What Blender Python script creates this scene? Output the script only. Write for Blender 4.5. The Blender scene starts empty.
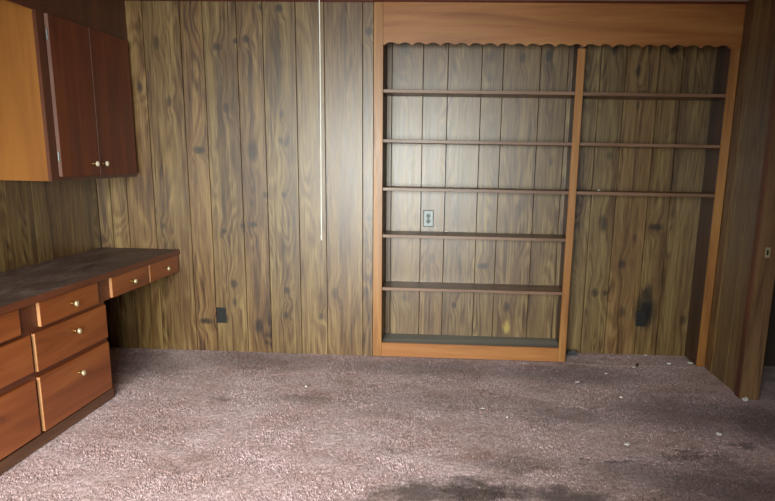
import bpy, bmesh, math, random
import numpy as np
from mathutils import Vector, Matrix
random.seed(7)
SC = bpy.context.scene
COL = SC.collection

# ------------------------------------------------------------------ camera
W, HH = 775, 501
F_PX, PX, PY = 702.36, 419.17, 320.26
PITCH, YAW, ROLL = 0.2273, -0.0532, 0.0181
CAM = Vector((0.5075, -4.9292, 1.4135))
fw = Vector((math.sin(YAW)*math.cos(PITCH), math.cos(YAW)*math.cos(PITCH), -math.sin(PITCH)))
rt = Vector((math.cos(YAW), -math.sin(YAW), 0))
up = rt.cross(fw)
r2 = rt*math.cos(ROLL) + up*math.sin(ROLL)
u2 = -rt*math.sin(ROLL) + up*math.cos(ROLL)
cd = bpy.data.cameras.new('camera')
cam = bpy.data.objects.new('camera', cd)
COL.objects.link(cam)
M = Matrix((r2, u2, -fw)).transposed().to_4x4()
M.translation = CAM
cam.matrix_world = M
cd.sensor_fit = 'HORIZONTAL'; cd.sensor_width = 36.0
cd.lens = F_PX*36.0/W
cd.shift_x = (W/2 - PX)/W
cd.shift_y = (PY - HH/2)/W
cd.clip_start = 0.02
SC.camera = cam

# ------------------------------------------------------------------ light
SC.view_settings.view_transform = 'Standard'
SC.view_settings.look = 'None'
SC.view_settings.gamma = 1.0
SC.view_settings.use_curve_mapping = False
SC.view_settings.exposure = 0.0
world = bpy.data.worlds.new('overcast_sky'); SC.world = world
world.use_nodes = True
bg = world.node_tree.nodes['Background']
bg.inputs['Color'].default_value = (0.72, 0.86, 1.0, 1)
bg.inputs['Strength'].default_value = 1.5
# daylight entering through the big window in the wall behind the camera
WX0, WX1, WZ0, WZ1, YR = -1.80, 0.70, 0.30, 2.12, -5.50
ld = bpy.data.lights.new('window_daylight', 'AREA')
ld.shape = 'RECTANGLE'; ld.size = 2.2; ld.size_y = 2.3
ld.energy = 158.0; ld.spread = math.radians(76); ld.color = (0.96, 1.0, 0.93)
lo = bpy.data.objects.new('window_daylight', ld); COL.objects.link(lo)
lo.location = (-0.32, YR-0.50, 1.60)
lo.rotation_euler = (math.radians(74), 0, math.radians(3))      # -Z of the lamp looks along +y

# ------------------------------------------------------------------ helpers
def lin(r, g, b):
    def f(c):
        c /= 255.0
        return c/12.92 if c <= 0.04045 else ((c+0.055)/1.055)**2.4
    return (f(r), f(g), f(b), 1.0)

def empty(name, loc, label, cat, group=None):
    o = bpy.data.objects.new(name, None); COL.objects.link(o)
    o.location = loc; o.empty_display_size = 0.1
    o['label'] = label; o['category'] = cat
    if group: o['group'] = group
    return o

def tag(o, label=None, cat=None, group=None, kind=None):
    if label: o['label'] = label
    if cat: o['category'] = cat
    if group: o['group'] = group
    if kind: o['kind'] = kind
    return o

def link(name, bm, mat, parent=None, smooth=False, origin=None):
    """mesh object; vertices are given in world coordinates"""
    me = bpy.data.meshes.new(name)
    bmesh.ops.recalc_face_normals(bm, faces=bm.faces[:])
    if origin is None:
        origin = Vector((0, 0, 0)) if parent is None else Vector(parent_origin(parent))
    origin = Vector(origin)
    base = Vector(parent_origin(parent)) if parent is not None else Vector((0, 0, 0))
    bmesh.ops.translate(bm, verts=bm.verts[:], vec=-origin)
    bm.to_mesh(me); bm.free()
    for p in me.polygons: p.use_smooth = smooth
    me.materials.append(mat)
    o = bpy.data.objects.new(name, me); COL.objects.link(o)
    if parent is not None: o.parent = parent
    o.location = origin - base
    return o

def parent_origin(p):
    v = Vector(p.location)
    q = p.parent
    while q is not None:
        v = v + Vector(q.location); q = q.parent
    return v

def box(bm, x0, x1, y0, y1, z0, z1, bev=0.0, seg=1):
    r = bmesh.ops.create_cube(bm, size=1.0)
    vs = r['verts']
    for v in vs:
        v.co = Vector((x0 + (v.co.x+0.5)*(x1-x0), y0 + (v.co.y+0.5)*(y1-y0), z0 + (v.co.z+0.5)*(z1-z0)))
    if bev > 0:
        es = list({e for v in vs for e in v.link_edges})
        bmesh.ops.bevel(bm, geom=es, offset=bev, segments=seg, affect='EDGES', profile=0.6)
    return bm

def B(x0, x1, y0, y1, z0, z1, bev=0.0, seg=1):
    return box(bmesh.new(), x0, x1, y0, y1, z0, z1, bev, seg)

def extrude_poly(bm, pts, axis, a, b):
    """pts: 2-D outline; axis 'x','y','z' extruded from a to b"""
    def mk(p, t):
        if axis == 'x': return (t, p[0], p[1])
        if axis == 'y': return (p[0], t, p[1])
        return (p[0], p[1], t)
    v0 = [bm.verts.new(mk(p, a)) for p in pts]
    v1 = [bm.verts.new(mk(p, b)) for p in pts]
    n = len(pts)
    bm.faces.new(v0); bm.faces.new(v1[::-1])
    for i in range(n):
        j = (i+1) % n
        bm.faces.new((v0[i], v1[i], v1[j], v0[j]))
    return bm

def lathe(bm, prof, centre, axis, n=16):
    """prof: list of (distance along axis, radius)"""
    c = Vector(centre); ax = Vector(axis).normalized()
    t = Vector((0, 0, 1)) if abs(ax.z) < 0.9 else Vector((1, 0, 0))
    e1 = ax.cross(t).normalized(); e2 = ax.cross(e1)
    rings = []
    for d, r in prof:
        if r < 1e-6: rings.append([bm.verts.new(c+ax*d)])
        else: rings.append([bm.verts.new(c+ax*d+(e1*math.cos(2*math.pi*k/n)+e2*math.sin(2*math.pi*k/n))*r) for k in range(n)])
    for A, C in zip(rings, rings[1:]):
        for k in range(n):
            j = (k+1) % n
            if len(A) == 1 and len(C) == 1: continue
            if len(A) == 1: bm.faces.new((A[0], C[k], C[j]))
            elif len(C) == 1: bm.faces.new((A[k], C[0], A[j]))
            else: bm.faces.new((A[k], C[k], C[j], A[j]))
    return bm

def flat_plane(x0, x1, y0, y1, z):
    bm = bmesh.new()
    bm.faces.new([bm.verts.new(p) for p in ((x0, y0, z), (x1, y0, z), (x1, y1, z), (x0, y1, z))])
    return bm

# ------------------------------------------------------------------ materials
class NT:
    def __init__(s, name):
        s.m = bpy.data.materials.new(name); s.m.use_nodes = True
        s.t = s.m.node_tree; s.n = s.t.nodes
        s.b = s.n['Principled BSDF']
    def new(s, kind, **kw):
        nd = s.n.new(kind)
        for k, v in kw.items(): setattr(nd, k, v)
        return nd
    def set(s, sock, v):
        if hasattr(v, 'is_output') or isinstance(v, bpy.types.NodeSocket): s.t.links.new(v, sock)
        else: sock.default_value = v
    def math(s, op, a, b=None, c=None, clamp=False):
        nd = s.new('ShaderNodeMath', operation=op, use_clamp=clamp)
        s.set(nd.inputs[0], a)
        if b is not None: s.set(nd.inputs[1], b)
        if c is not None: s.set(nd.inputs[2], c)
        return nd.outputs[0]
    def vmath(s, op, a, b=None, c=None):
        nd = s.new('ShaderNodeVectorMath', operation=op)
        s.set(nd.inputs[0], a)
        if b is not None: s.set(nd.inputs[1], b)
        if c is not None: s.set(nd.inputs[2], c)
        return nd.outputs['Value'] if op in ('LENGTH', 'DISTANCE') else nd.outputs['Vector']
    def noise(s, vec, scale=1.0, detail=4.0, rough=0.55, dist=0.0):
        nd = s.new('ShaderNodeTexNoise')
        s.set(nd.inputs['Vector'], vec)
        nd.inputs['Scale'].default_value = scale; nd.inputs['Detail'].default_value = detail
        nd.inputs['Roughness'].default_value = rough; nd.inputs['Distortion'].default_value = dist
        return nd.outputs['Fac']
    def rng(s, v, a, b, c=0.0, d=1.0, smooth=False):
        nd = s.new('ShaderNodeMapRange', interpolation_type='SMOOTHSTEP' if smooth else 'LINEAR')
        s.set(nd.inputs['Value'], v)
        for k, x in zip(('From Min', 'From Max', 'To Min', 'To Max'), (a, b, c, d)): nd.inputs[k].default_value = x
        return nd.outputs['Result']
    def mix(s, fac, a, b, mode='MIX'):
        nd = s.new('ShaderNodeMix', data_type='RGBA', blend_type=mode)
        s.set(nd.inputs['Factor'], fac); s.set(nd.inputs['A'], a) if False else None
        ia = [i for i in nd.inputs if i.name == 'A' and i.type == 'RGBA'][0]
        ib = [i for i in nd.inputs if i.name == 'B' and i.type == 'RGBA'][0]
        s.set(ia, a); s.set(ib, b)
        return [o for o in nd.outputs if o.type == 'RGBA'][0]
    def ramp(s, fac, stops):
        nd = s.new('ShaderNodeValToRGB')
        s.set(nd.inputs[0], fac)
        el = nd.color_ramp.elements
        while len(el) < len(stops): el.new(0.5)
        for e, (p, c) in zip(el, stops): e.position = p; e.color = c
        return nd.outputs['Color']
    def pos(s): return s.new('ShaderNodeNewGeometry').outputs['Position']
    def rand(s): return s.new('ShaderNodeObjectInfo').outputs['Random']
    def bump(s, h, strength=0.3, dist=0.002):
        nd = s.new('ShaderNodeBump'); s.set(nd.inputs['Height'], h)
        nd.inputs['Strength'].default_value = strength; nd.inputs['Distance'].default_value = dist
        s.t.links.new(nd.outputs['Normal'], s.b.inputs['Normal'])
    def base(s, c): s.set(s.b.inputs['Base Color'], c)
    def rough(s, v): s.set(s.b.inputs['Roughness'], v)
    def spec(s, v): s.b.inputs['Specular IOR Level'].default_value = v

def plain(name, col, rough=0.5, metal=0.0, mottled=0.12):
    t = NT(name)
    n = t.noise(t.vmath('MULTIPLY', t.pos(), (40, 40, 40)), 1.0, 3)
    dk = tuple(c*(1-mottled*2) for c in col[:3]) + (1,)
    t.base(t.mix(n, dk, tuple(min(1, c*(1+mottled)) for c in col[:3]) + (1,)))
    t.rough(rough); t.b.inputs['Metallic'].default_value = metal
    return t.m

def blobs(t, p, lst, wob=0.02, wscale=(22, 22, 9)):
    """max of soft elliptical marks (x, z, rx, rz, strength) at fixed places of the back wall"""
    nz = t.new('ShaderNodeTexNoise'); t.set(nz.inputs['Vector'], t.vmath('MULTIPLY', p, wscale))
    nz.inputs['Scale'].default_value = 1.0; nz.inputs['Detail'].default_value = 3
    off = t.vmath('MULTIPLY_ADD', nz.outputs['Color'], (wob*2, 0, wob*2), (-wob, 0, -wob))
    q = t.vmath('ADD', p, off)
    acc = None
    for (x, z, rx, rz, st) in lst:
        d = t.vmath('LENGTH', t.vmath('MULTIPLY_ADD', q, (1/rx, 0, 1/rz), (-x/rx, 0, -z/rz)))
        v = t.rng(d, 1.15, 0.35, 0.0, st, True)
        acc = v if acc is None else t.math('MAXIMUM', acc, v)
    return acc

def panelling(name, knots=(), soot=(), bleach=(), hue=0.0):
    """dark printed rustic pine panelling, grain along z"""
    t = NT(name)
    p = t.pos(); r = t.rand()
    comb = t.new('ShaderNodeCombineXYZ')
    t.set(comb.inputs[0], t.math('MULTIPLY', r, 13.7)); t.set(comb.inputs[1], t.math('MULTIPLY', r, 7.1)); t.set(comb.inputs[2], t.math('MULTIPLY', r, 31.0))
    q = t.vmath('ADD', p, comb.outputs[0])
    kmask = blobs(t, p, [(x, z, rx, rz, min(1.0, st*1.25)) for (x, z, rx, rz, st) in knots], 0.012, (45, 45, 16)) if knots else None
    if knots:
        halo = blobs(t, p, [(x, z, rx*1.9+0.012, rz*2.2+0.03, 1.0) for (x, z, rx, rz, st) in knots if rz < 0.12], 0.02, (14, 14, 5))
        cv = t.new('ShaderNodeCombineXYZ'); t.set(cv.inputs[0], t.math('MULTIPLY', halo, 0.022)); t.set(cv.inputs[2], t.math('MULTIPLY', halo, 0.05))
        q = t.vmath('ADD', q, cv.outputs[0])
    broad = t.noise(t.vmath('MULTIPLY', q, (9, 9, 0.55)), 1.0, 3, 0.5, 0.5)
    mid = t.noise(t.vmath('MULTIPLY', q, (44, 44, 1.6)), 1.0, 5, 0.62, 1.1)
    fine = t.noise(t.vmath('MULTIPLY', q, (105, 105, 6)), 1.0, 3, 0.65)
    # cathedral figure: contour lines of a stretched field
    cath = t.math('SINE', t.math('MULTIPLY', t.noise(t.vmath('MULTIPLY', q, (6.5, 6.5, 1.1)), 1.0, 2, 0.4, 0.6), 75.0))
    cathm = t.rng(t.noise(t.vmath('MULTIPLY', q, (7, 7, 0.9)), 1.0, 2), 0.46, 0.62)
    v = t.math('ADD', t.math('MULTIPLY', broad, 0.42), t.math('MULTIPLY', mid, 0.58))
    v = t.math('ADD', v, t.math('MULTIPLY', t.math('MULTIPLY', cath, cathm), 0.07))
    v = t.math('ADD', v, t.math('MULTIPLY', t.math('SUBTRACT', fine, 0.5), 0.32))
    v = t.math('ADD', v, t.math('MULTIPLY', t.math('SUBTRACT', r, 0.5), 0.06))
    col = t.ramp(v, [(0.31, lin(46, 29, 17)), (0.43, lin(94, 66, 36)), (0.53, lin(118, 92, 54)), (0.67, lin(148, 123, 78))])
    # plank to plank tint: redder / more olive
    tint = t.ramp(t.math('FRACT', t.math('MULTIPLY', r, 17.3)), [(0.0, (1.04, 0.96, 0.90, 1)), (0.5, (1, 1, 1, 1)), (1.0, (0.97, 1.01, 0.97, 1))])
    col = t.mix(1.0, col, tint, 'MULTIPLY')
    # scattered small pin knots
    vo = t.new('ShaderNodeTexVoronoi'); t.set(vo.inputs['Vector'], t.vmath('MULTIPLY', q, (7, 7, 2.6)))
    vo.inputs['Scale'].default_value = 1.0
    kn = t.rng(vo.outputs['Distance'], 0.13, 0.05, 0.0, 0.6, True)
    sel = t.math('GREATER_THAN', t.noise(t.vmath('MULTIPLY', q, (2.3, 2.3, 1.1)), 1.0, 1), 0.57)
    kn = t.math('MULTIPLY', kn, sel)
    if knots: kn = t.math('MAXIMUM', kn, t.math('MULTIPLY', kmask, t.rng(fine, 0.35, 0.7, 1.0, 0.7)))
    col = t.mix(kn, col, lin(34, 20, 12))
    if bleach: col = t.mix(blobs(t, p, bleach, 0.03), col, lin(200, 176, 84))
    if soot: col = t.mix(blobs(t, p, soot, 0.03), col, lin(9, 9, 12))
    t.base(col)
    t.rough(t.rng(mid, 0.3, 0.7, 0.32, 0.39)); t.spec(0.75)
    t.bump(t.math('ADD', mid, fine), 0.15, 0.0008)
    return t.m

def stained(name, dark, mid_, light, axis='z', rough=0.38, scale=1.0, contrast=1.0):
    """varnished solid wood, grain along axis"""
    t = NT(name)
    p = t.pos(); r = t.rand()
    comb = t.new('ShaderNodeCombineXYZ')
    for i, k in enumerate((9.1, 17.3, 5.7)): t.set(comb.inputs[i], t.math('MULTIPLY', r, k))
    q = t.vmath('ADD', p, comb.outputs[0])
    def sc(a, l):
        v = [a*scale]*3; v['xyz'.index(axis)] = l*scale; return tuple(v)
    a = t.noise(t.vmath('MULTIPLY', q, sc(11, 0.9)), 1.0, 4, 0.55, 0.8)
    b = t.noise(t.vmath('MULTIPLY', q, sc(120, 5)), 1.0, 3, 0.6)
    v = t.math('ADD', t.math('MULTIPLY', a, 0.75), t.math('MULTIPLY', b, 0.25))
    col = t.ramp(v, [(0.5-0.18*contrast, dark), (0.5, mid_), (0.5+0.18*contrast, light)])
    t.base(col); t.rough(t.rng(b, 0.3, 0.7, rough-0.05, rough+0.07)); t.spec(0.5)
    t.bump(b, 0.12, 0.001)
    return t.m

# knots, soot and bleached marks of the panelling: (x, z, half width, half height, strength) in metres on the wall
kn_left = [(-1.309, 1.439, 0.0559, 0.0315, 0.95), (-1.15, 2.115, 0.035, 0.035, 0.8), (-1.147, 1.872, 0.028, 0.3846, 0.5), (-0.95, 2.167, 0.0315, 0.0315, 0.9), (-0.932, 1.92, 0.028, 0.2797, 0.5),
    (-1.025, 2.154, 0.021, 0.0245, 0.8), (-1.106, 1.722, 0.035, 0.042, 0.7), (-0.721, 2.362, 0.028, 0.035, 0.8), (-0.736, 2.037, 0.0245, 0.4196, 0.5), (-0.725, 1.688, 0.021, 0.035, 0.7),
    (-0.848, 2.367, 0.021, 0.028, 0.7), (-0.122, 2.224, 0.028, 0.035, 0.8), (-0.936, 1.439, 0.042, 0.0909, 0.8), (-0.943, 0.932, 0.0315, 0.028, 0.85), (-1.019, 0.92, 0.021, 0.021, 0.7),
    (-1.158, 0.881, 0.0245, 0.028, 0.8), (-1.148, 1.099, 0.021, 0.2797, 0.4), (-0.73, 1.509, 0.021, 0.035, 0.7), (-0.719, 1.143, 0.021, 0.028, 0.75), (-0.854, 1.14, 0.021, 0.028, 0.7),
    (-1.102, 0.5, 0.035, 0.042, 0.75), (-1.1, 0.367, 0.0245, 0.035, 0.6), (-0.929, 0.192, 0.042, 0.0769, 0.8), (-0.935, 0.46, 0.021, 0.2797, 0.45), (-0.715, 0.463, 0.028, 0.0315, 0.75),
    (-0.727, 0.281, 0.021, 0.035, 0.75), (-1.323, 0.218, 0.0629, 0.028, 0.9), (-0.47, 0.278, 0.0245, 0.035, 0.65), (-0.365, 0.454, 0.028, 0.049, 0.5), (-0.12, 0.996, 0.028, 0.028, 0.7),
    (-1.567, 2.137, 0.028, 0.0559, 0.6), (-1.699, 1.852, 0.028, 0.042, 0.6), (-1.502, 1.756, 0.0245, 0.042, 0.6), (-1.6, 0.906, 0.0245, 0.028, 0.6), (-0.727, 0.827, 0.021, 0.3147, 0.35)]
kn_alc = [(0.92, 2.102, 0.028, 0.042, 0.7), (1.099, 2.117, 0.028, 0.049, 0.8), (0.104, 2.153, 0.028, 0.0559, 0.6), (0.699, 0.638, 0.0559, 0.028, 0.85), (0.492, 0.335, 0.021, 0.028, 0.75),
    (0.883, 0.332, 0.028, 0.049, 0.7), (0.318, 0.688, 0.028, 0.049, 0.5), (0.113, 0.386, 0.028, 0.049, 0.55), (1.946, 2.164, 0.049, 0.035, 0.9), (1.546, 2.173, 0.028, 0.0629, 0.75),
    (1.715, 2.025, 0.0245, 0.0559, 0.75), (1.936, 0.955, 0.0559, 0.0315, 0.9), (1.555, 0.975, 0.035, 0.0769, 0.7), (1.568, 1.457, 0.028, 0.042, 0.5), (1.535, 0.457, 0.0315, 0.042, 0.7),
    (1.715, 0.679, 0.035, 0.042, 0.65), (1.745, 0.319, 0.028, 0.0559, 0.6), (2.197, 0.272, 0.028, 0.049, 0.6), (1.609, 0.459, 0.021, 0.028, 0.7), (1.801, 1.98, 0.021, 0.1399, 0.4)]
soot_alc = [(1.913, 0.324, 0.0909, 0.1538, 0.98), (1.917, 0.446, 0.049, 0.1119, 0.85)]
bleach_alc = [(0.89, 0.177, 0.028, 0.0629, 0.6)]

M_PAN = panelling('pine_panelling', kn_left)
M_ALC = panelling('pine_panelling_alcove', kn_alc, soot_alc, bleach_alc)
M_SIDE = panelling('pine_panelling_side_walls')
M_GROOVE = plain('groove_black_brown', lin(34, 25, 17), 0.7)
M_FRAME_V = stained('bookcase_wood_upright', lin(124, 78, 38), lin(160, 108, 55), lin(182, 132, 74), 'z', 0.36)
M_FRAME_H = stained('bookcase_wood_level', lin(132, 80, 40), lin(164, 106, 55), lin(182, 128, 72), 'x', 0.36, 1.0, 1.2)
M_CASE_IN = stained('bookcase_wood_inside', lin(56, 34, 20), lin(76, 48, 28), lin(92, 60, 36), 'z', 0.45)
M_SHELF = stained('shelf_wood', lin(92, 66, 50), lin(124, 92, 70), lin(144, 112, 88), 'x', 0.38)
M_DUST = stained('dusty_bottom_board', lin(112, 112, 106), lin(146, 146, 140), lin(168, 166, 160), 'x', 0.6)
M_END = stained('amber_plywood', lin(122, 72, 22), lin(143, 87, 28), lin(158, 102, 38), 'z', 0.45, 0.6)
M_DOOR = stained('cabinet_door_wood', lin(84, 36, 17), lin(110, 51, 24), lin(128, 65, 31), 'z', 0.5)
M_CABFR = stained('cabinet_frame_wood', lin(70, 34, 18), lin(90, 46, 24), lin(104, 56, 31), 'z', 0.4)
M_VAL = stained('valance_wood', lin(74, 34, 22), lin(92, 44, 28), lin(108, 54, 34), 'y', 0.42)
M_DRAW = stained('drawer_wood', lin(126, 64, 28), lin(156, 84, 38), lin(174, 102, 50), 'y', 0.38)
M_DREDGE = stained('pale_drawer_edge', lin(150, 100, 62), lin(184, 130, 84), lin(204, 152, 104), 'z', 0.5)
M_DOOREDGE = stained('door_edge_highlight', lin(84, 56, 46), lin(112, 80, 68), lin(130, 98, 84), 'z', 0.5)
M_DESKFR = stained('desk_frame_wood', lin(84, 42, 26), lin(108, 56, 34), lin(124, 68, 42), 'y', 0.42)
M_PLINTH = stained('desk_plinth_wood', lin(84, 52, 32), lin(104, 68, 44), lin(120, 82, 54), 'y', 0.5)
M_JAMB = stained('door_jamb_wood', lin(84, 58, 37), lin(118, 86, 56), lin(142, 108, 74), 'z', 0.5)
M_CASING = stained('door_casing_wood', lin(76, 40, 24), lin(100, 56, 34), lin(120, 70, 44), 'z', 0.45)
M_TRIM = stained('ceiling_trim_wood', lin(74, 32, 20), lin(98, 46, 30), lin(112, 58, 38), 'x', 0.45)
M_BLACK = plain('black_plastic', lin(12, 11, 12), 0.65)
M_STEEL = plain('dull_steel_plate', lin(122, 128, 128), 0.4, 0.3)
M_DARKRIM = plain('dark_plate_rim', lin(52, 60, 64), 0.5)
M_SLOT = plain('receptacle_grey', lin(88, 96, 100), 0.45)
M_KNOB = plain('ivory_knob', lin(226, 214, 186), 0.25)
M_BRASS = plain('antique_brass', lin(150, 118, 66), 0.32, 0.9)
M_KNOBMET = plain('pale_brass_knob', lin(222, 206, 164), 0.25, 0.55)
M_CORD = plain('white_cord', lin(206, 204, 196), 0.6)
M_PAPER = plain('paper_scrap', lin(226, 224, 218), 0.8)
M_PLASTER = plain('plaster_crumb', lin(206, 204, 196), 0.85)
M_DARKDEB = plain('dark_debris', lin(44, 32, 28), 0.8)
M_CEIL = plain('white_ceiling', lin(196, 193, 184), 0.9, 0, 0.03)
M_WINFR = plain('window_frame_white', lin(220, 220, 214), 0.5)
M_PLAST = plain('dark_grey_plastic', lin(60, 62, 66), 0.4)
M_HALL = plain('hall_wall_brown', lin(60, 46, 36), 0.8)

def desktop_mat():
    t = NT('worn_desk_top'); p = t.pos()
    a = t.noise(t.vmath('MULTIPLY', p, (9, 3, 5)), 1.0, 6, 0.65, 0.6)
    b = t.noise(t.vmath('MULTIPLY', p, (60, 22, 60)), 1.0, 4, 0.6)
    v = t.math('ADD', t.math('MULTIPLY', a, 0.65), t.math('MULTIPLY', b, 0.35))
    t.base(t.ramp(v, [(0.34, lin(70, 54, 49)), (0.5, lin(104, 86, 80)), (0.66, lin(136, 120, 113))]))
    t.rough(t.rng(a, 0.3, 0.7, 0.45, 0.65)); t.spec(0.35)
    return t.m
M_DESKTOP = desktop_mat()

def carpet_mat(pile=False):
    t = NT('mauve_carpet_pile' if pile else 'mauve_carpet'); p = t.pos()
    f1 = t.noise(t.vmath('MULTIPLY', p, (150, 150, 0)), 1.0, 3, 0.7)
    f2 = t.noise(t.vmath('MULTIPLY', p, (48, 48, 0)), 1.0, 3, 0.6)
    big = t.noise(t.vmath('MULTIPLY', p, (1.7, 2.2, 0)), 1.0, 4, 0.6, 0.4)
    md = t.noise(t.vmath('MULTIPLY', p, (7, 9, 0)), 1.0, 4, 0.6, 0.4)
    v = t.math('ADD', t.math('MULTIPLY', f1, 0.62), t.math('MULTIPLY', f2, 0.38))
    col = t.ramp(v, [(0.34, lin(122, 94, 94)), (0.5, lin(204, 174, 176)), (0.66, lin(252, 228, 232))])
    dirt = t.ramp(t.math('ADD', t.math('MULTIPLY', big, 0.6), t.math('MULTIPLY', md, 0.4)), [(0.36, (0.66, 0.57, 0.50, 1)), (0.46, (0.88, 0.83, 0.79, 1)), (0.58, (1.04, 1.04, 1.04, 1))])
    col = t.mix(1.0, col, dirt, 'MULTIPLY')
    # stains, plus broad far and right patches: part dirt, part painted light falloff
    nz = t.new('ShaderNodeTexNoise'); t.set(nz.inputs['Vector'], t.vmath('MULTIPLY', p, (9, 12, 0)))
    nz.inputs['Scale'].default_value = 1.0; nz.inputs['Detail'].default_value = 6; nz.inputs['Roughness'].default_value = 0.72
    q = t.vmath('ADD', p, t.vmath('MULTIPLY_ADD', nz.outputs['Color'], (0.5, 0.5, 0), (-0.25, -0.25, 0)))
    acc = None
    for (x, y, rx, ry, s) in STAINS_FALLOFF:
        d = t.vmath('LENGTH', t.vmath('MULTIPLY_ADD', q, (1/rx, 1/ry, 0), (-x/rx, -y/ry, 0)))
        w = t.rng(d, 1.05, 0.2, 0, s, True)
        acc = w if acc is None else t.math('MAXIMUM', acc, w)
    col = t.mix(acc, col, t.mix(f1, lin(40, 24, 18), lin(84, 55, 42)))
    if pile:
        an = t.new('ShaderNodeAttribute', attribute_name='tuft_shade')
        col = t.mix(1.0, col, an.outputs['Color'], 'MULTIPLY')
    t.base(col); t.rough(0.95); t.spec(0.12)
    try:
        t.b.inputs['Sheen Weight'].default_value = 0.15; t.b.inputs['Sheen Roughness'].default_value = 0.6
    except Exception: pass
    if not pile: t.bump(v, 0.6, 0.006)
    return t.m
STAINS_FALLOFF = [(0.62, -2.10, .40, .20, .95), (0.36, -2.16, .28, .14, .85), (0.86, -1.80, .34, .15, .5), (1.02, -2.12, .32, .18, .85), (1.33, -1.70, .09, .05, .97), (1.16, -1.70, .04, .03, .8), (1.45, -1.85, .55, .26, .55),
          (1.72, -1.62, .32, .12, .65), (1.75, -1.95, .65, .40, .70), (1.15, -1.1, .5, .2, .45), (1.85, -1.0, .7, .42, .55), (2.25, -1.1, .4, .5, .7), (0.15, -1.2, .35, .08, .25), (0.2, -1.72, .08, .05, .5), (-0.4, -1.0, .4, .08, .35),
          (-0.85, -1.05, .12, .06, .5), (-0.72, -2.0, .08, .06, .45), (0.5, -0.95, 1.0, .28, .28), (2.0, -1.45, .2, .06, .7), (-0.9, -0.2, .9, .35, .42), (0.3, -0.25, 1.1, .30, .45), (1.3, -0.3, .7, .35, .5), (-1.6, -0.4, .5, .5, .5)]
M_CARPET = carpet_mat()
def glass_mat():
    t = NT('window_glass')
    tr = t.new('ShaderNodeBsdfTransparent'); gl = t.new('ShaderNodeBsdfGlossy'); gl.inputs['Roughness'].default_value = 0.02
    mx = t.new('ShaderNodeMixShader'); mx.inputs[0].default_value = 0.06
    t.t.links.new(tr.outputs[0], mx.inputs[1]); t.t.links.new(gl.outputs[0], mx.inputs[2])
    t.t.links.new(mx.outputs[0], t.n['Material Output'].inputs['Surface'])
    return t.m
M_GLASS = glass_mat()

# ------------------------------------------------------------------ setting
XL, XR, ZC, YA = -2.065, 2.29, 2.414, 0.27          # left wall, right wall, ceiling, alcove back
TH = 0.012
DY0, DY1, DZ = -0.715, -1.545, 2.04

# carpeted floor: fine relief in the part of the room in view
xs = np.concatenate([np.linspace(XL-0.02, 2.6, 400), np.linspace(2.7, 4.0, 8)])
ys = np.concatenate([np.linspace(YR, -2.75, 14)[:-1], np.linspace(-2.75, YA+0.02, 270)])
rngn = np.random.default_rng(3)
gx, gy = np.meshgrid(xs, ys)
hz = rngn.random(gx.shape)*0.0055 - 0.007
hz += 0.003*np.sin(gx*9+np.sin(gy*7)*2)*np.sin(gy*11) - 0.003
seam = (gx > 1.32) & (gx < 2.22)
hz += np.where(seam, 0.006*np.exp(-((gy+0.03+0.015*np.sin(gx*9))/0.022)**2), 0)
verts = np.stack([gx, gy, hz], -1).reshape(-1, 3)
nx, ny = len(xs), len(ys)
idx = np.arange(nx*ny).reshape(ny, nx)
quads = np.stack([idx[:-1, :-1], idx[:-1, 1:], idx[1:, 1:], idx[1:, :-1]], -1).reshape(-1, 4)
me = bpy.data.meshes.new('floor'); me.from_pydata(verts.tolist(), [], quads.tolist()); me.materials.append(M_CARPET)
for p_ in me.polygons: p_.use_smooth = True
fl = bpy.data.objects.new('floor', me); COL.objects.link(fl)
tag(fl, 'worn mauve carpet with brown stains covering the whole floor', 'carpet', kind='structure')

# tufts of the carpet pile in the part of the floor in view
NTF = 150000
tx = rngn.uniform(XL+0.01, 2.55, NTF); ty = rngn.uniform(-2.62, YA-0.005, NTF)
keep = ~((tx < -1.50) & (ty < -1.07)) & ~((tx > -0.09) & (tx < 1.30) & (ty > -0.024)) & ~((tx > XR-0.03) & (ty > DY0-0.005)) & ~((tx > 2.215) & (ty > -0.024)) & ~((tx < -0.08) & (ty > -0.004)) & ~((tx > 1.345) & (tx < 1.425) & (ty > .17))
tx, ty = tx[keep], ty[keep]; n_t = len(tx)
ang = rngn.uniform(0, 2*np.pi, n_t); rad = rngn.uniform(0.0035, 0.0062, n_t)
hgt = rngn.uniform(0.006, 0.0125, n_t)
vt = np.empty((n_t, 4, 3), np.float32)
for k_ in range(3):
    vt[:, k_, 0] = tx + rad*np.cos(ang+k_*2.094); vt[:, k_, 1] = ty + rad*np.sin(ang+k_*2.094); vt[:, k_, 2] = -0.011
vt[:, 3, 0] = tx + rngn.normal(0, 0.003, n_t); vt[:, 3, 1] = ty + rngn.normal(0, 0.003, n_t); vt[:, 3, 2] = -0.011 + hgt
b4 = (np.arange(n_t)*4)[:, None]
ft = (b4[:, :, None] + np.array([[0, 1, 3], [1, 2, 3], [2, 0, 3]])[None]).reshape(-1, 3)
mp = bpy.data.meshes.new('carpet_pile'); mp.vertices.add(n_t*4); mp.vertices.foreach_set('co', vt.reshape(-1))
mp.loops.add(ft.size); mp.loops.foreach_set('vertex_index', ft.reshape(-1).astype(np.int32))
mp.polygons.add(len(ft)); mp.polygons.foreach_set('loop_start', np.arange(0, ft.size, 3, dtype=np.int32))
mp.update(calc_edges=True)
at = mp.attributes.new('tuft_shade', 'FLOAT', 'POINT'); at.data.foreach_set('value', np.repeat(rngn.normal(1.0, 0.16, n_t), 4).astype(np.float32))
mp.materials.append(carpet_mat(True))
op = bpy.data.objects.new('carpet_pile', mp); COL.objects.link(op); op.parent = fl; op['kind'] = 'stuff'

ce = link('ceiling', B(XL-0.1, XR+0.1, YR-0.1, YA+0.1, ZC, ZC+0.08), M_CEIL)
tag(ce, 'white ceiling, a thin strip above the bookcase', 'ceiling', kind='structure')

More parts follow.
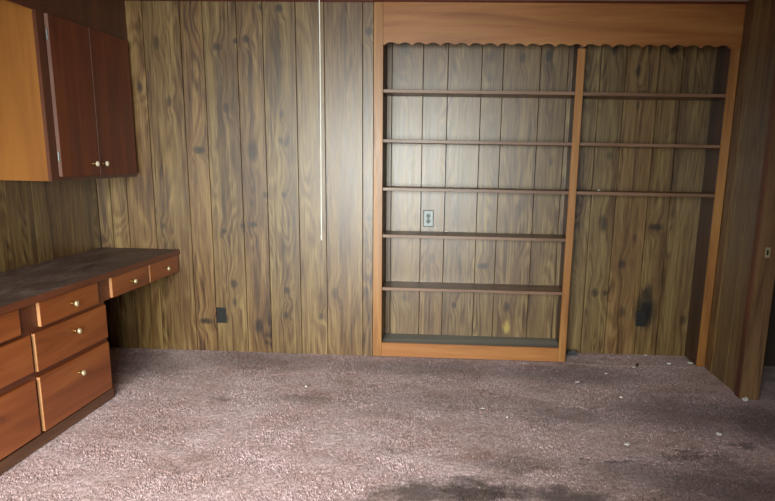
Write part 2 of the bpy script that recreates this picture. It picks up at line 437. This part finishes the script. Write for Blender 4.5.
def plank_bm(w, z0, z1):
    """one plank, local: width along x centred, front face at y=0 looking to -y, thickness TH, chamfered long edges"""
    g, c = 0.0020, 0.0014
    h = w/2 - g
    pts = [(-h, TH), (-h, c), (-h+c, 0), (h-c, 0), (h, c), (h, TH)]
    return extrude_poly(bmesh.new(), pts, 'z', z0, z1)

def put_plank(parent, w, z0, z1, origin, rotz, mat):
    bm = plank_bm(w, -0.02 if z0 == 0 else 0, z1-z0)
    bmesh.ops.recalc_face_normals(bm, faces=bm.faces[:])
    me = bpy.data.meshes.new('plank'); bm.to_mesh(me); bm.free(); me.materials.append(mat)
    o = bpy.data.objects.new('plank', me); COL.objects.link(o)
    o.parent = parent; o.location = Vector((origin[0], origin[1], z0)) - Vector(parent.location); o.rotation_euler = (0, 0, rotz)
    return o

# back wall, left of the bookcase
wb = link('wall_back', B(XL-0.1, -0.092, TH, 0.12, -0.06, ZC), M_GROOVE)
tag(wb, 'rustic brown plank panelling of the back wall beside the bookcase', 'wall', kind='structure')
bx = [XL+0.0, -1.968, -1.848, -1.652, -1.396, -1.242, -1.013, -0.836, -0.614, -0.422, -0.164, -0.0905]
for a, b in zip(bx, bx[1:]):
    put_plank(wb, b-a, 0, ZC, ((a+b)/2, 0, 0), 0, M_PAN)
# back of the alcove that holds the bookcase
wa = link('wall_alcove', B(-0.088, 2.40, YA+TH, YA+0.11, -0.06, ZC), M_GROOVE)
tag(wa, 'plank panelling at the back of the bookcase alcove', 'wall', kind='structure')
ax_ = [-0.05, 0.008, 0.228, 0.402, 0.638, 0.787, 1.045, 1.236, 1.458, 1.632, 1.861, 2.017, 2.2665]
for a, b in zip(ax_, ax_[1:]):
    put_plank(wa, b-a, 0, ZC, ((a+b)/2, YA, 0), 0, M_ALC)

PAT = [0.256, 0.191, 0.218, 0.172, 0.234, 0.147]
# left wall
wl = link('wall_left', B(XL-TH-0.1, XL-TH, YR, 0.1, -0.06, ZC), M_GROOVE)
tag(wl, 'dark plank panelling of the left wall behind the desk', 'wall', kind='structure')
y = 0.0; k = 2
while y > YR+0.1:
    w = PAT[k % 6]; k += 1
    w = min(w, y-YR)
    put_plank(wl, w, 0, ZC, (XL, y-w/2, 0), math.radians(90), M_SIDE); y -= w
# right wall with the doorway
bm = bmesh.new()
box(bm, XR+TH, XR+0.095, DY0+0.02, YA+0.1, -0.06, ZC); box(bm, XR+TH, XR+0.095, DY1-0.02, DY0+0.02, DZ+0.02, ZC); box(bm, XR+TH, XR+0.095, YR, DY1-0.02, -0.06, ZC)
wr = link('wall_right', bm, M_GROOVE)
tag(wr, 'dark plank panelling of the right wall between bookcase and doorway', 'wall', kind='structure')
y = 0.0; k = 5
while y > YR+0.1:
    w = min(PAT[k % 6], y-YR); k += 1
    a, b = y, y-w
    if b >= DY0+0.02 or a <= DY1-0.02: segs = [(a, b, 0)]
    else:
        segs = []
        if a > DY0+0.02: segs += [(a, DY0+0.02, 0), (DY0+0.02, b, DZ+0.02)] if b > DY1-0.02 else [(a, DY0+0.02, 0)]
        elif b < DY1-0.02: segs += [(a, DY1-0.02, DZ+0.02), (DY1-0.02, b, 0)]
        else: segs = [(a, b, DZ+0.02)]
    for (s, e, z0) in segs:
        if s-e > 0.02: put_plank(wr, s-e, z0, ZC, (XR, (s+e)/2, 0), math.radians(-90), M_SIDE)
    y -= w
WXM = (WX0+WX1)/2
# rear wall (behind the camera) with the window
bm = bmesh.new()
box(bm, XL-0.1, WX0, YR-0.12, YR, 0, ZC); box(bm, WX1, XR+0.1, YR-0.12, YR, 0, ZC)
box(bm, WX0, WX1, YR-0.12, YR, 0, WZ0); box(bm, WX0, WX1, YR-0.12, YR, WZ1, ZC)
wrr = link('wall_rear', bm, M_SIDE); tag(wrr, 'panelled rear wall around the picture window', 'wall', kind='structure')
bm = bmesh.new()
for (a, b, c, d) in ((WX0, WX1, WZ0, WZ0+.05), (WX0, WX1, WZ1-.05, WZ1), (WX0, WX0+.05, WZ0+.05, WZ1-.05), (WX1-.05, WX1, WZ0+.05, WZ1-.05), (WXM-.025, WXM+.025, WZ0+.05, WZ1-.05)):
    box(bm, a, b, YR-0.09, YR-0.04, c, d)
w1 = link('window_1', bm, M_WINFR); tag(w1, 'white framed picture window in the rear wall', 'window', kind='structure')
for a, b in ((WX0+.05, WXM-.025), (WXM+.025, WX1-.05)):
    link('pane', B(a, b, YR-0.068, YR-0.062, WZ0+.05, WZ1-.05), M_GLASS, w1)

# ceiling trim strip
t1 = link('trim_1', extrude_poly(bmesh.new(), [(0, 2.40), (0, ZC), (-0.02, ZC), (-0.02, 2.408), (-0.014, 2.40)], 'x', XL, -0.092), M_TRIM)
tag(t1, 'thin dark red wooden strip along the top of the back wall', 'trim', kind='structure')
t2 = link('trim_2', extrude_poly(bmesh.new(), [(-0.0, 2.401), (-0.0, ZC), (-0.034, ZC), (-0.034, 2.409), (-0.026, 2.401)], 'x', -0.0905, XR-0.001), M_TRIM)
tag(t2, 'thin dark strip between bookcase top and ceiling', 'trim', kind='structure')

# doorway lining
dj = empty('door_1', (2.33, DY0, 0), 'wooden doorway lining in the right wall with steel strike plate', 'doorway'); dj['kind'] = 'structure'
link('jamb', B(2.268, 2.385, DY0, DY0+0.019, 0, DZ, 0.0015), M_JAMB, dj)
link('jamb', B(2.268, 2.385, DY1-0.019, DY1, 0, DZ, 0.0015), M_JAMB, dj)
link('head_jamb', B(2.268, 2.385, DY1-0.019, DY0+0.019, DZ+0.0005, DZ+0.02), M_JAMB, dj)
link('door_stop', B(2.345, 2.378, DY0-0.011, DY0-0.0002, 0, DZ, 0.002), M_JAMB, dj)
link('door_stop', B(2.345, 2.378, DY1+0.0002, DY1+0.011, 0, DZ, 0.002), M_JAMB, dj)
link('casing', B(2.266, XR-0.0005, DY0+0.0195, DY0+0.085, 0, DZ+0.085, 0.003), M_CASING, dj)
link('casing', B(2.266, XR-0.0005, DY1-0.085, DY1-0.0195, 0, DZ+0.085, 0.003), M_CASING, dj)
link('head_casing', B(2.266, XR-0.0005, DY1-0.019, DY0+0.019, DZ+0.0205, DZ+0.085, 0.003), M_CASING, dj)
# strike plate with its latch hole
bm = bmesh.new()
zc, xc = 0.908, 2.322
for (a, b, c, d) in ((xc-.014, xc-.006, zc-.03, zc+.03), (xc+.006, xc+.014, zc-.03, zc+.03), (xc-.006, xc+.006, zc+.014, zc+.03), (xc-.006, xc+.006, zc-.03, zc-.014)):
    box(bm, a, b, DY0-0.003, DY0-0.0003, c, d)
sp = link('strike_plate', bm, M_KNOBMET, dj); tag(sp, 'small pale steel strike plate')
link('latch_hole', B(xc-.006, xc+.006, DY0-0.0012, DY0-0.0004, zc-.014, zc+.014), M_BLACK, sp)

# dark passage beyond the doorway
wh = link('wall_hall', B(3.6, 3.7, -3.2, 1.2, 0, ZC), M_HALL); tag(wh, 'dark wall of the passage beyond the doorway', 'wall', kind='structure')
bm = bmesh.new(); box(bm, XR+0.1, 3.6, 0.05, 0.15, 0, ZC); box(bm, XR+0.1, 3.6, -3.2, -3.1, 0, ZC)
wh2 = link('wall_hall_ends', bm, M_HALL); tag(wh2, 'end walls of the dark passage', 'wall', kind='structure')
ch = link('ceiling_hall', B(XR+0.1, 3.7, -3.2, 0.15, ZC, ZC+.08), M_CEIL); tag(ch, 'ceiling of the passage beyond the doorway', 'ceiling', kind='structure')

# ------------------------------------------------------------------ bookcase
bk = empty('built_in_bookcase', (1.1, 0, 0), 'large built-in wooden bookcase with scalloped header and empty shelves', 'bookcase')
ZT = 2.400
link('stile', B(-0.088, -0.025, -0.02, -0.0005, 0, ZT, 0.002), M_FRAME_V, bk)
link('stile', B(1.251, 1.302, -0.02, -0.0005, 0, 2.1265, 0.002), M_FRAME_V, bk)
link('stile', B(2.230, 2.288, -0.02, -0.0005, 0, 2.1265, 0.002), M_FRAME_V, bk)
# scalloped header
def scal(x):
    t = (x/0.187) % 1.0
    a = abs(math.sin(2*math.pi*t))**0.55
    if t < 0.06 or t > 0.94:
        d = min(t, 1-t); return 0.010*math.exp(-(d/0.018)**2) + 0.024*a*(d/0.06)
    if 0.45 < t < 0.55: return max(0.014, 0.024*a)
    return 0.024*a
xsn = [-0.0245 + i*(2.228+0.0245)/480 for i in range(481)]
pts = [(x, 2.130 + scal(x+0.02)) for x in xsn]
pts = [(-0.0245, ZT)] + pts + [(2.2305, 2.127), (2.288, 2.127), (2.288, ZT)]
bm = bmesh.new()
# header built as a strip of quads so that the scallops stay clean
top = [p[0] for p in pts[1:-1]]
lo_f = [bm.verts.new((x, -0.02, z)) for x, z in pts[1:-1]]; lo_b = [bm.verts.new((x, -0.0005, z)) for x, z in pts[1:-1]]
up_f = [bm.verts.new((x, -0.02, ZT)) for x in top]; up_b = [bm.verts.new((x, -0.0005, ZT)) for x in top]
for i in range(len(top)-1):
    bm.faces.new((lo_f[i], lo_f[i+1], up_f[i+1], up_f[i])); bm.faces.new((lo_b[i], up_b[i], up_b[i+1], lo_b[i+1]))
    bm.faces.new((lo_f[i], lo_b[i], lo_b[i+1], lo_f[i+1])); bm.faces.new((up_f[i], up_f[i+1], up_b[i+1], up_b[i]))
bm.faces.new((lo_f[0], up_f[0], up_b[0], lo_b[0])); bm.faces.new((lo_f[-1], lo_b[-1], up_b[-1], up_f[-1]))
hd = link('header', bm, M_FRAME_H, bk); tag(hd, 'wide top board with a scalloped lower edge')
YB = YA-0.001
link('side_panel', B(-0.045, -0.0255, 0, YB, 0, ZT), M_CASE_IN, bk)
link('side_panel', B(2.2325, 2.252, 0, YB, 0, ZT), M_CASE_IN, bk)
link('divider', B(1.266, 1.288, 0, YB, 0, ZT), M_CASE_IN, bk)
for z in (1.859, 1.533, 1.209, 0.884, 0.506):
    link('shelf', B(-0.025, 1.2655, 0.0005, YB, z-0.022, z, 0.0015), M_SHELF, bk)
for z in (1.857, 1.533, 1.209):
    link('shelf', B(1.2885, 2.232, 0.0005, YB, z-0.022, z, 0.0015), M_SHELF, bk)
link('base_rail', B(-0.0245, 1.2505, -0.02, -0.0005, 0.0, 0.102, 0.002), M_FRAME_H, bk)
bs = link('bottom_shelf', B(-0.025, 1.2655, 0, YB, 0.082, 0.100), M_DUST, bk); tag(bs, 'dusty grey bottom board')

# ------------------------------------------------------------------ upper cabinet
UF = -1.762
uc = empty('wall_cabinet', (-1.91, -0.53, 1.25), 'reddish brown two-door wall cabinet with bright amber end panel', 'cabinet')
ep = link('end_panel', B(XL+0.001, UF-0.0195, -1.062, -1.044, 1.25, ZC-0.001), M_END, uc); tag(ep, 'amber plywood end panel')
link('bottom', B(XL+0.001, UF-0.0195, -1.0435, -0.001, 1.252, 1.27), M_CABFR, uc)
bm = bmesh.new()
for (a, b, c, d) in ((-1.062, -0.985, 1.25, ZC-.001), (-0.04, -0.001, 1.25, ZC-.001), (-0.985, -0.04, 1.25, 1.29), (-0.985, -0.04, 2.11, ZC-.001), (-0.585, -0.535, 1.29, 2.11)):
    box(bm, UF-0.019, UF, a, b, c, d)
link('face_frame', bm, M_CABFR, uc)
link('back_panel', B(XL+0.001, XL+0.006, -1.0435, -0.001, 1.2705, ZC-0.01), M_CABFR, uc)
def knob(parent, c, mat_k, mat_s, s=1.0, base=True):
    p = lathe(bmesh.new(), [(0, 0.0), (0, .0095*s), (.002*s, .0095*s), (.004*s, .0055*s), (.014*s, .0048*s), (.018*s, .0075*s)], c, (1, 0, 0), 14)
    k = lathe(bmesh.new(), [(.018*s, .0), (.018*s, .0085*s), (.021*s, .0125*s), (.026*s, .0145*s), (.031*s, .0125*s), (.034*s, .007*s), (.035*s, 0)], c, (1, 0, 0), 16)
    st = link('knob', k, mat_k, parent, True)
    return st, link('knob_stem', p, mat_s, parent, True)
for (a, b, ky) in ((-0.988, -0.567, -0.640), (-0.553, -0.046, -0.520)):
    d = link('door', B(UF+0.0005, UF+0.0225, a, b, 1.272, 2.139, 0.002, 2), M_DOOR, uc)
    knob(d, (UF+0.0225, ky, 1.343), M_KNOB, M_BRASS, 1.15)
    link('edge_strip', B(UF+0.002, UF+0.0215, a-0.0012, a-0.0001, 1.275, 2.137), M_DOOREDGE, d)  # window highlight on the near door edge, put into the strip's colour
    hy = a-0.006 if a < -0.6 else b+0.004
    for hz_ in (1.385, 2.03):
        link('hinge', lathe(bmesh.new(), [(-.026, 0), (-.026, .0045), (.026, .0045), (.026, 0)], (UF+0.012, hy, hz_), (0, 0, 1), 10), M_STEEL, d)

vl = link('valance', B(UF-0.019, UF, -2.9, -1.0625, 2.142, ZC-0.0005, 0.002), M_VAL)
tag(vl, 'dark red-brown valance board running under the ceiling from the wall cabinet', 'valance', kind='structure')

# ------------------------------------------------------------------ desk
DX = -1.50; FX = -1.519
dk = empty('built_in_desk', (-1.78, -1.4, 0), 'long built-in wooden desk with dark worn top and round-knobbed drawers', 'desk')
YE = -2.60
tp = link('desk_top', B(XL+0.001, -1.492, YE-0.02, -0.001, 0.707, 0.743, 0.004, 2), M_DESKTOP, dk); tag(tp, 'dark scuffed desk top')
link('front_edge', B(-1.4915, -1.486, YE-0.02, -0.001, 0.708, 0.742, 0.002), M_DESKFR, dk)
link('case_side', B(XL+0.001, FX-0.019, -1.094, -1.076, 0, 0.7065), M_DESKFR, dk)
link('case_side', B(XL+0.001, FX-0.019, YE, YE+0.018, 0, 0.7065), M_DESKFR, dk)
bm = bmesh.new()
def ff(a, b, c, d): box(bm, FX-0.0185, FX, a, b, c, d)
ff(YE, -1.076, 0.0565, 0.706); ff(-1.076, -0.001, 0.577, 0.706)
link('face_frame', bm, M_DESKFR, dk)
link('apron_back', B(-1.90, -1.88, -1.075, -0.001, 0.60, 0.7065), M_DESKFR, dk)
link('apron_bottom', B(-1.8795, FX-0.019, -1.075, -0.001, 0.585, 0.597), M_DESKFR, dk)
link('plinth', B(FX-0.04, -1.502, YE, -1.078, 0, 0.056), M_PLINTH, dk)
link('case_back', B(XL+0.001, XL+0.008, YE+0.0185, -1.0945, 0.0, 0.70), M_DESKFR, dk)
DR = [(-0.480, -0.014, .583, .703), (-0.998, -0.512, .582, .703), (-1.720, -1.160, .580, .703), (-2.44, -1.880, .580, .703),
      (-1.782, -1.091, .370, .561), (-2.50, -1.815, .380, .561), (-1.778, -1.091, .062, .342), (-2.50, -1.815, .066, .340)]
for (a, b, c, d) in DR:
    o = link('drawer', B(FX+0.0005, DX, a, b, c, d, 0.0035, 2), M_DRAW, dk)
    link('edge_strip', B(FX+0.002, DX-0.0008, a-0.0012, a-0.0001, c+.003, d-.003), M_DREDGE, o)  # paler strip on the near edge of each drawer
    zk = (c+d)/2 + (0.058 if d-c > .25 else 0.026 if d-c > .15 else -0.002)
    knob(o, (DX, (a+b)/2, zk), M_KNOBMET, M_BRASS, 1.1)

# ------------------------------------------------------------------ electrical plates
def outlet(name, x, yf, z, label, m_plate, m_face, m_slot, rim=None):
    r = empty(name, (x, yf, z-0.057), label, 'outlet', 'wall outlets')
    if rim: link('rim', B(x-.0385, x+.0385, yf-.003, yf-.0003, z-.061, z+.061, .001), rim, r)
    o = link('cover_plate', B(x-.0345, x+.0345, yf-.0075, yf-.0032 if rim else yf-.0003, z-.057, z+.057, .002, 2), m_plate, r)
    for s in (-1, 1):
        f = link('receptacle', lathe(bmesh.new(), [(0, 0), (0, .0165), (.002, .016), (.0022, 0)], (x, yf-.0076, z+s*.0195), (0, -1, 0), 18), m_face, r)
        b2 = bmesh.new(); box(b2, x-.0075, x-.0055, yf-.0105, yf-.0099, z+s*.0195-.002, z+s*.0195+.007); box(b2, x+.0055, x+.0075, yf-.0105, yf-.0099, z+s*.0195-.002, z+s*.0195+.006)
        lathe(b2, [(0, 0), (0, .0026), (.0006, .0026), (.0006, 0)], (x, yf-.0099, z+s*.0195-.0085), (0, -1, 0), 10)
        link('slots', b2, m_slot, f)
    link('screw', lathe(bmesh.new(), [(0, 0), (0, .0032), (.0012, .0022), (.0013, 0)], (x, yf-.0076, z), (0, -1, 0), 10), m_face, r)
    return r
outlet('wall_outlet', -1.203, 0, 0.266, 'black wall outlet low on the open plank wall left of the bookcase', M_BLACK, M_BLACK, M_DARKRIM)
outlet('wall_outlet', 0.285, YA, 0.980, 'pale steel wall outlet between two shelves in the wide bookcase bay', M_STEEL, M_SLOT, M_BLACK, M_DARKRIM)
outlet('wall_outlet', 1.886, YA, 0.272, 'soot-blackened wall outlet low in the open right bookcase bay', M_BLACK, M_BLACK, M_BLACK)

# ------------------------------------------------------------------ pull cord
cx_, cy_, cz_ = 0.012, -2.4, 1.127
pc = empty('pull_cord', (cx_, cy_, ZC), 'long white pull cord hanging from the ceiling in front of the planks', 'cord')
bm = bmesh.new()
prof = [(0, 0)] + [(i*(ZC-0.02-cz_)/24, 0.0019) for i in range(25)] + [(ZC-0.02-cz_+.0005, 0)]
lathe(bm, prof, (cx_, cy_, cz_), (0, 0, 1), 8)
for v in bm.verts: v.co.x += 0.004*math.sin((v.co.z-cz_)*2.2)
link('cord', bm, M_CORD, pc, True)
link('cord_tip', lathe(bmesh.new(), [(-.012, 0), (-.012, .002), (0, .0026), (.008, .002), (.0085, 0)], (cx_, cy_, cz_), (0, 0, 1), 10), M_CORD, pc, True)
link('ceiling_eye', lathe(bmesh.new(), [(0, 0), (0, .012), (.012, .018), (.0235, .02), (.024, 0)], (cx_, cy_, ZC-.0245), (0, 0, 1), 14), M_BRASS, pc, True)

# ------------------------------------------------------------------ litter on the carpet
def scrap(name, x, y, a, b, h, rz, label, mat, cat='scrap', z=0.0, curl=0.3, grp='white scraps on the carpet'):
    """thin crumpled flake with real thickness"""
    bm = bmesh.new(); n = 5
    rr = random.Random(int((x+3)*1000+(y+9)*77))
    topv, botv = [], []
    for i in range(n):
        rt_, rb_ = [], []
        for j in range(n):
            u, v = i/(n-1)*2-1, j/(n-1)*2-1
            edge = 1 - 0.18*rr.random()
            zz = curl*h*(u*u+0.5*v*v) + rr.uniform(-.12, .12)*h
            px_, py_ = u*a/2*edge*(1-0.22*v*v), v*b/2*edge*(1-0.2*u*u)
            rt_.append(bm.verts.new((px_, py_, zz+h*0.9))); rb_.append(bm.verts.new((px_, py_, zz)))
        topv.append(rt_); botv.append(rb_)
    for i in range(n-1):
        for j in range(n-1):
            bm.faces.new((topv[i][j], topv[i+1][j], topv[i+1][j+1], topv[i][j+1])); bm.faces.new((botv[i][j], botv[i][j+1], botv[i+1][j+1], botv[i+1][j]))
    for i in range(n-1):
        for (A, s) in ((0, 1), (n-1, -1)):
            bm.faces.new((topv[i][A], botv[i][A], botv[i+1][A], topv[i+1][A])); bm.faces.new((topv[A][i], topv[A][i+1], botv[A][i+1], botv[A][i]))
    bmesh.ops.rotate(bm, verts=bm.verts[:], cent=(0, 0, 0), matrix=Matrix.Rotation(rz, 3, 'Z'))
    zmin = min(v.co.z for v in bm.verts)
    bmesh.ops.translate(bm, verts=bm.verts[:], vec=(x, y, z-zmin))
    o = link(name, bm, mat, None, False, (x, y, z)); tag(o, label, cat, grp)
    return o
S = 0.0005
scrap('paper_scrap', 1.402, -1.514, .030, .022, .007, .3, 'largest white paper scrap lying in the middle right of the carpet', M_PAPER, z=S)
scrap('paper_scrap', 1.929, -1.327, .032, .018, .007, -.9, 'white paper scrap nearest the doorway side of the carpet', M_PAPER, z=S)
scrap('paper_scrap', 1.315, -0.492, .034, .016, .006, .5, 'white scrap on carpet just in front of the bookcase divider', M_PAPER, z=S)
scrap('paper_scrap', 1.542, -0.280, .022, .014, .006, .2, 'small white scrap on carpet ahead of the open right bay', M_PAPER, z=S)
scrap('paper_scrap', 1.534, -0.774, .018, .020, .008, 1.2, 'small upright white crumb farther out on carpet before right bay', M_PAPER, z=S)
scrap('paper_scrap', 1.770, -0.110, .024, .020, .007, .9, 'white crumb beside the dark twig at the right bay edge', M_PLASTER, z=S)
scrap('paper_scrap', 2.040, -0.010, .030, .022, .008, -.4, 'white scrap at the right bay threshold near the right stile', M_PAPER, z=S+.006)
scrap('paper_scrap', 1.935, 0.225, .028, .018, .006, .1, 'white scrap against the planks below the sooty outlet', M_PAPER, z=S)
scrap('paper_scrap', 1.828, -0.315, .045, .010, .004, .8, 'thin pale sliver on carpet before the right bay', M_PLASTER, z=S)
scrap('paper_scrap', 0.812, -1.190, .014, .014, .006, .4, 'tiny white crumb alone in the carpet centre', M_PAPER, z=S)
scrap('paper_scrap', -0.417, -0.776, .016, .016, .006, .0, 'tiny white crumb on carpet left, below the pull cord', M_PAPER, z=S)
scrap('paper_scrap', 0.680, -1.055, .030, .010, .004, .1, 'faint pale sliver on carpet ahead of wide bookcase bay', M_PLASTER, z=S)
scrap('plaster_chip', 2.285, -0.752, .040, .030, .018, .2, 'chalky white plaster chip at the foot of the door jamb', M_PLASTER, 'chip', S, .3, 'plaster chips')
scrap('plaster_chip', 2.205, 0.040, .040, .022, .010, -.5, 'chalky white chip in the corner behind the right stile', M_PLASTER, 'chip', S, .3, 'plaster chips')
scrap('plaster_chip', 1.475, 0.10, .018, .012, .010, .2, 'small white chip lying on the lowest shelf of right bay', M_PLASTER, 'chip', 1.209, .2, 'plaster chips')
scrap('twig', 1.800, -0.075, .016, .060, .010, -.35, 'short dark twig on the carpet at the right bay edge', M_DARKDEB, 'twig', S+.004, .3, 'dark litter')
# small dark box in the corner of the right bay
jb = empty('cable_box', (1.385, 0.20, -.004), 'small dark grey box with pale top on carpet beside the divider', 'box')
link('body', B(1.350, 1.420, 0.175, 0.235, -.003, 0.026, .003, 2), M_PLAST, jb)
link('cap', B(1.372, 1.408, 0.185, 0.215, 0.0262, 0.031, .002), M_STEEL, jb)
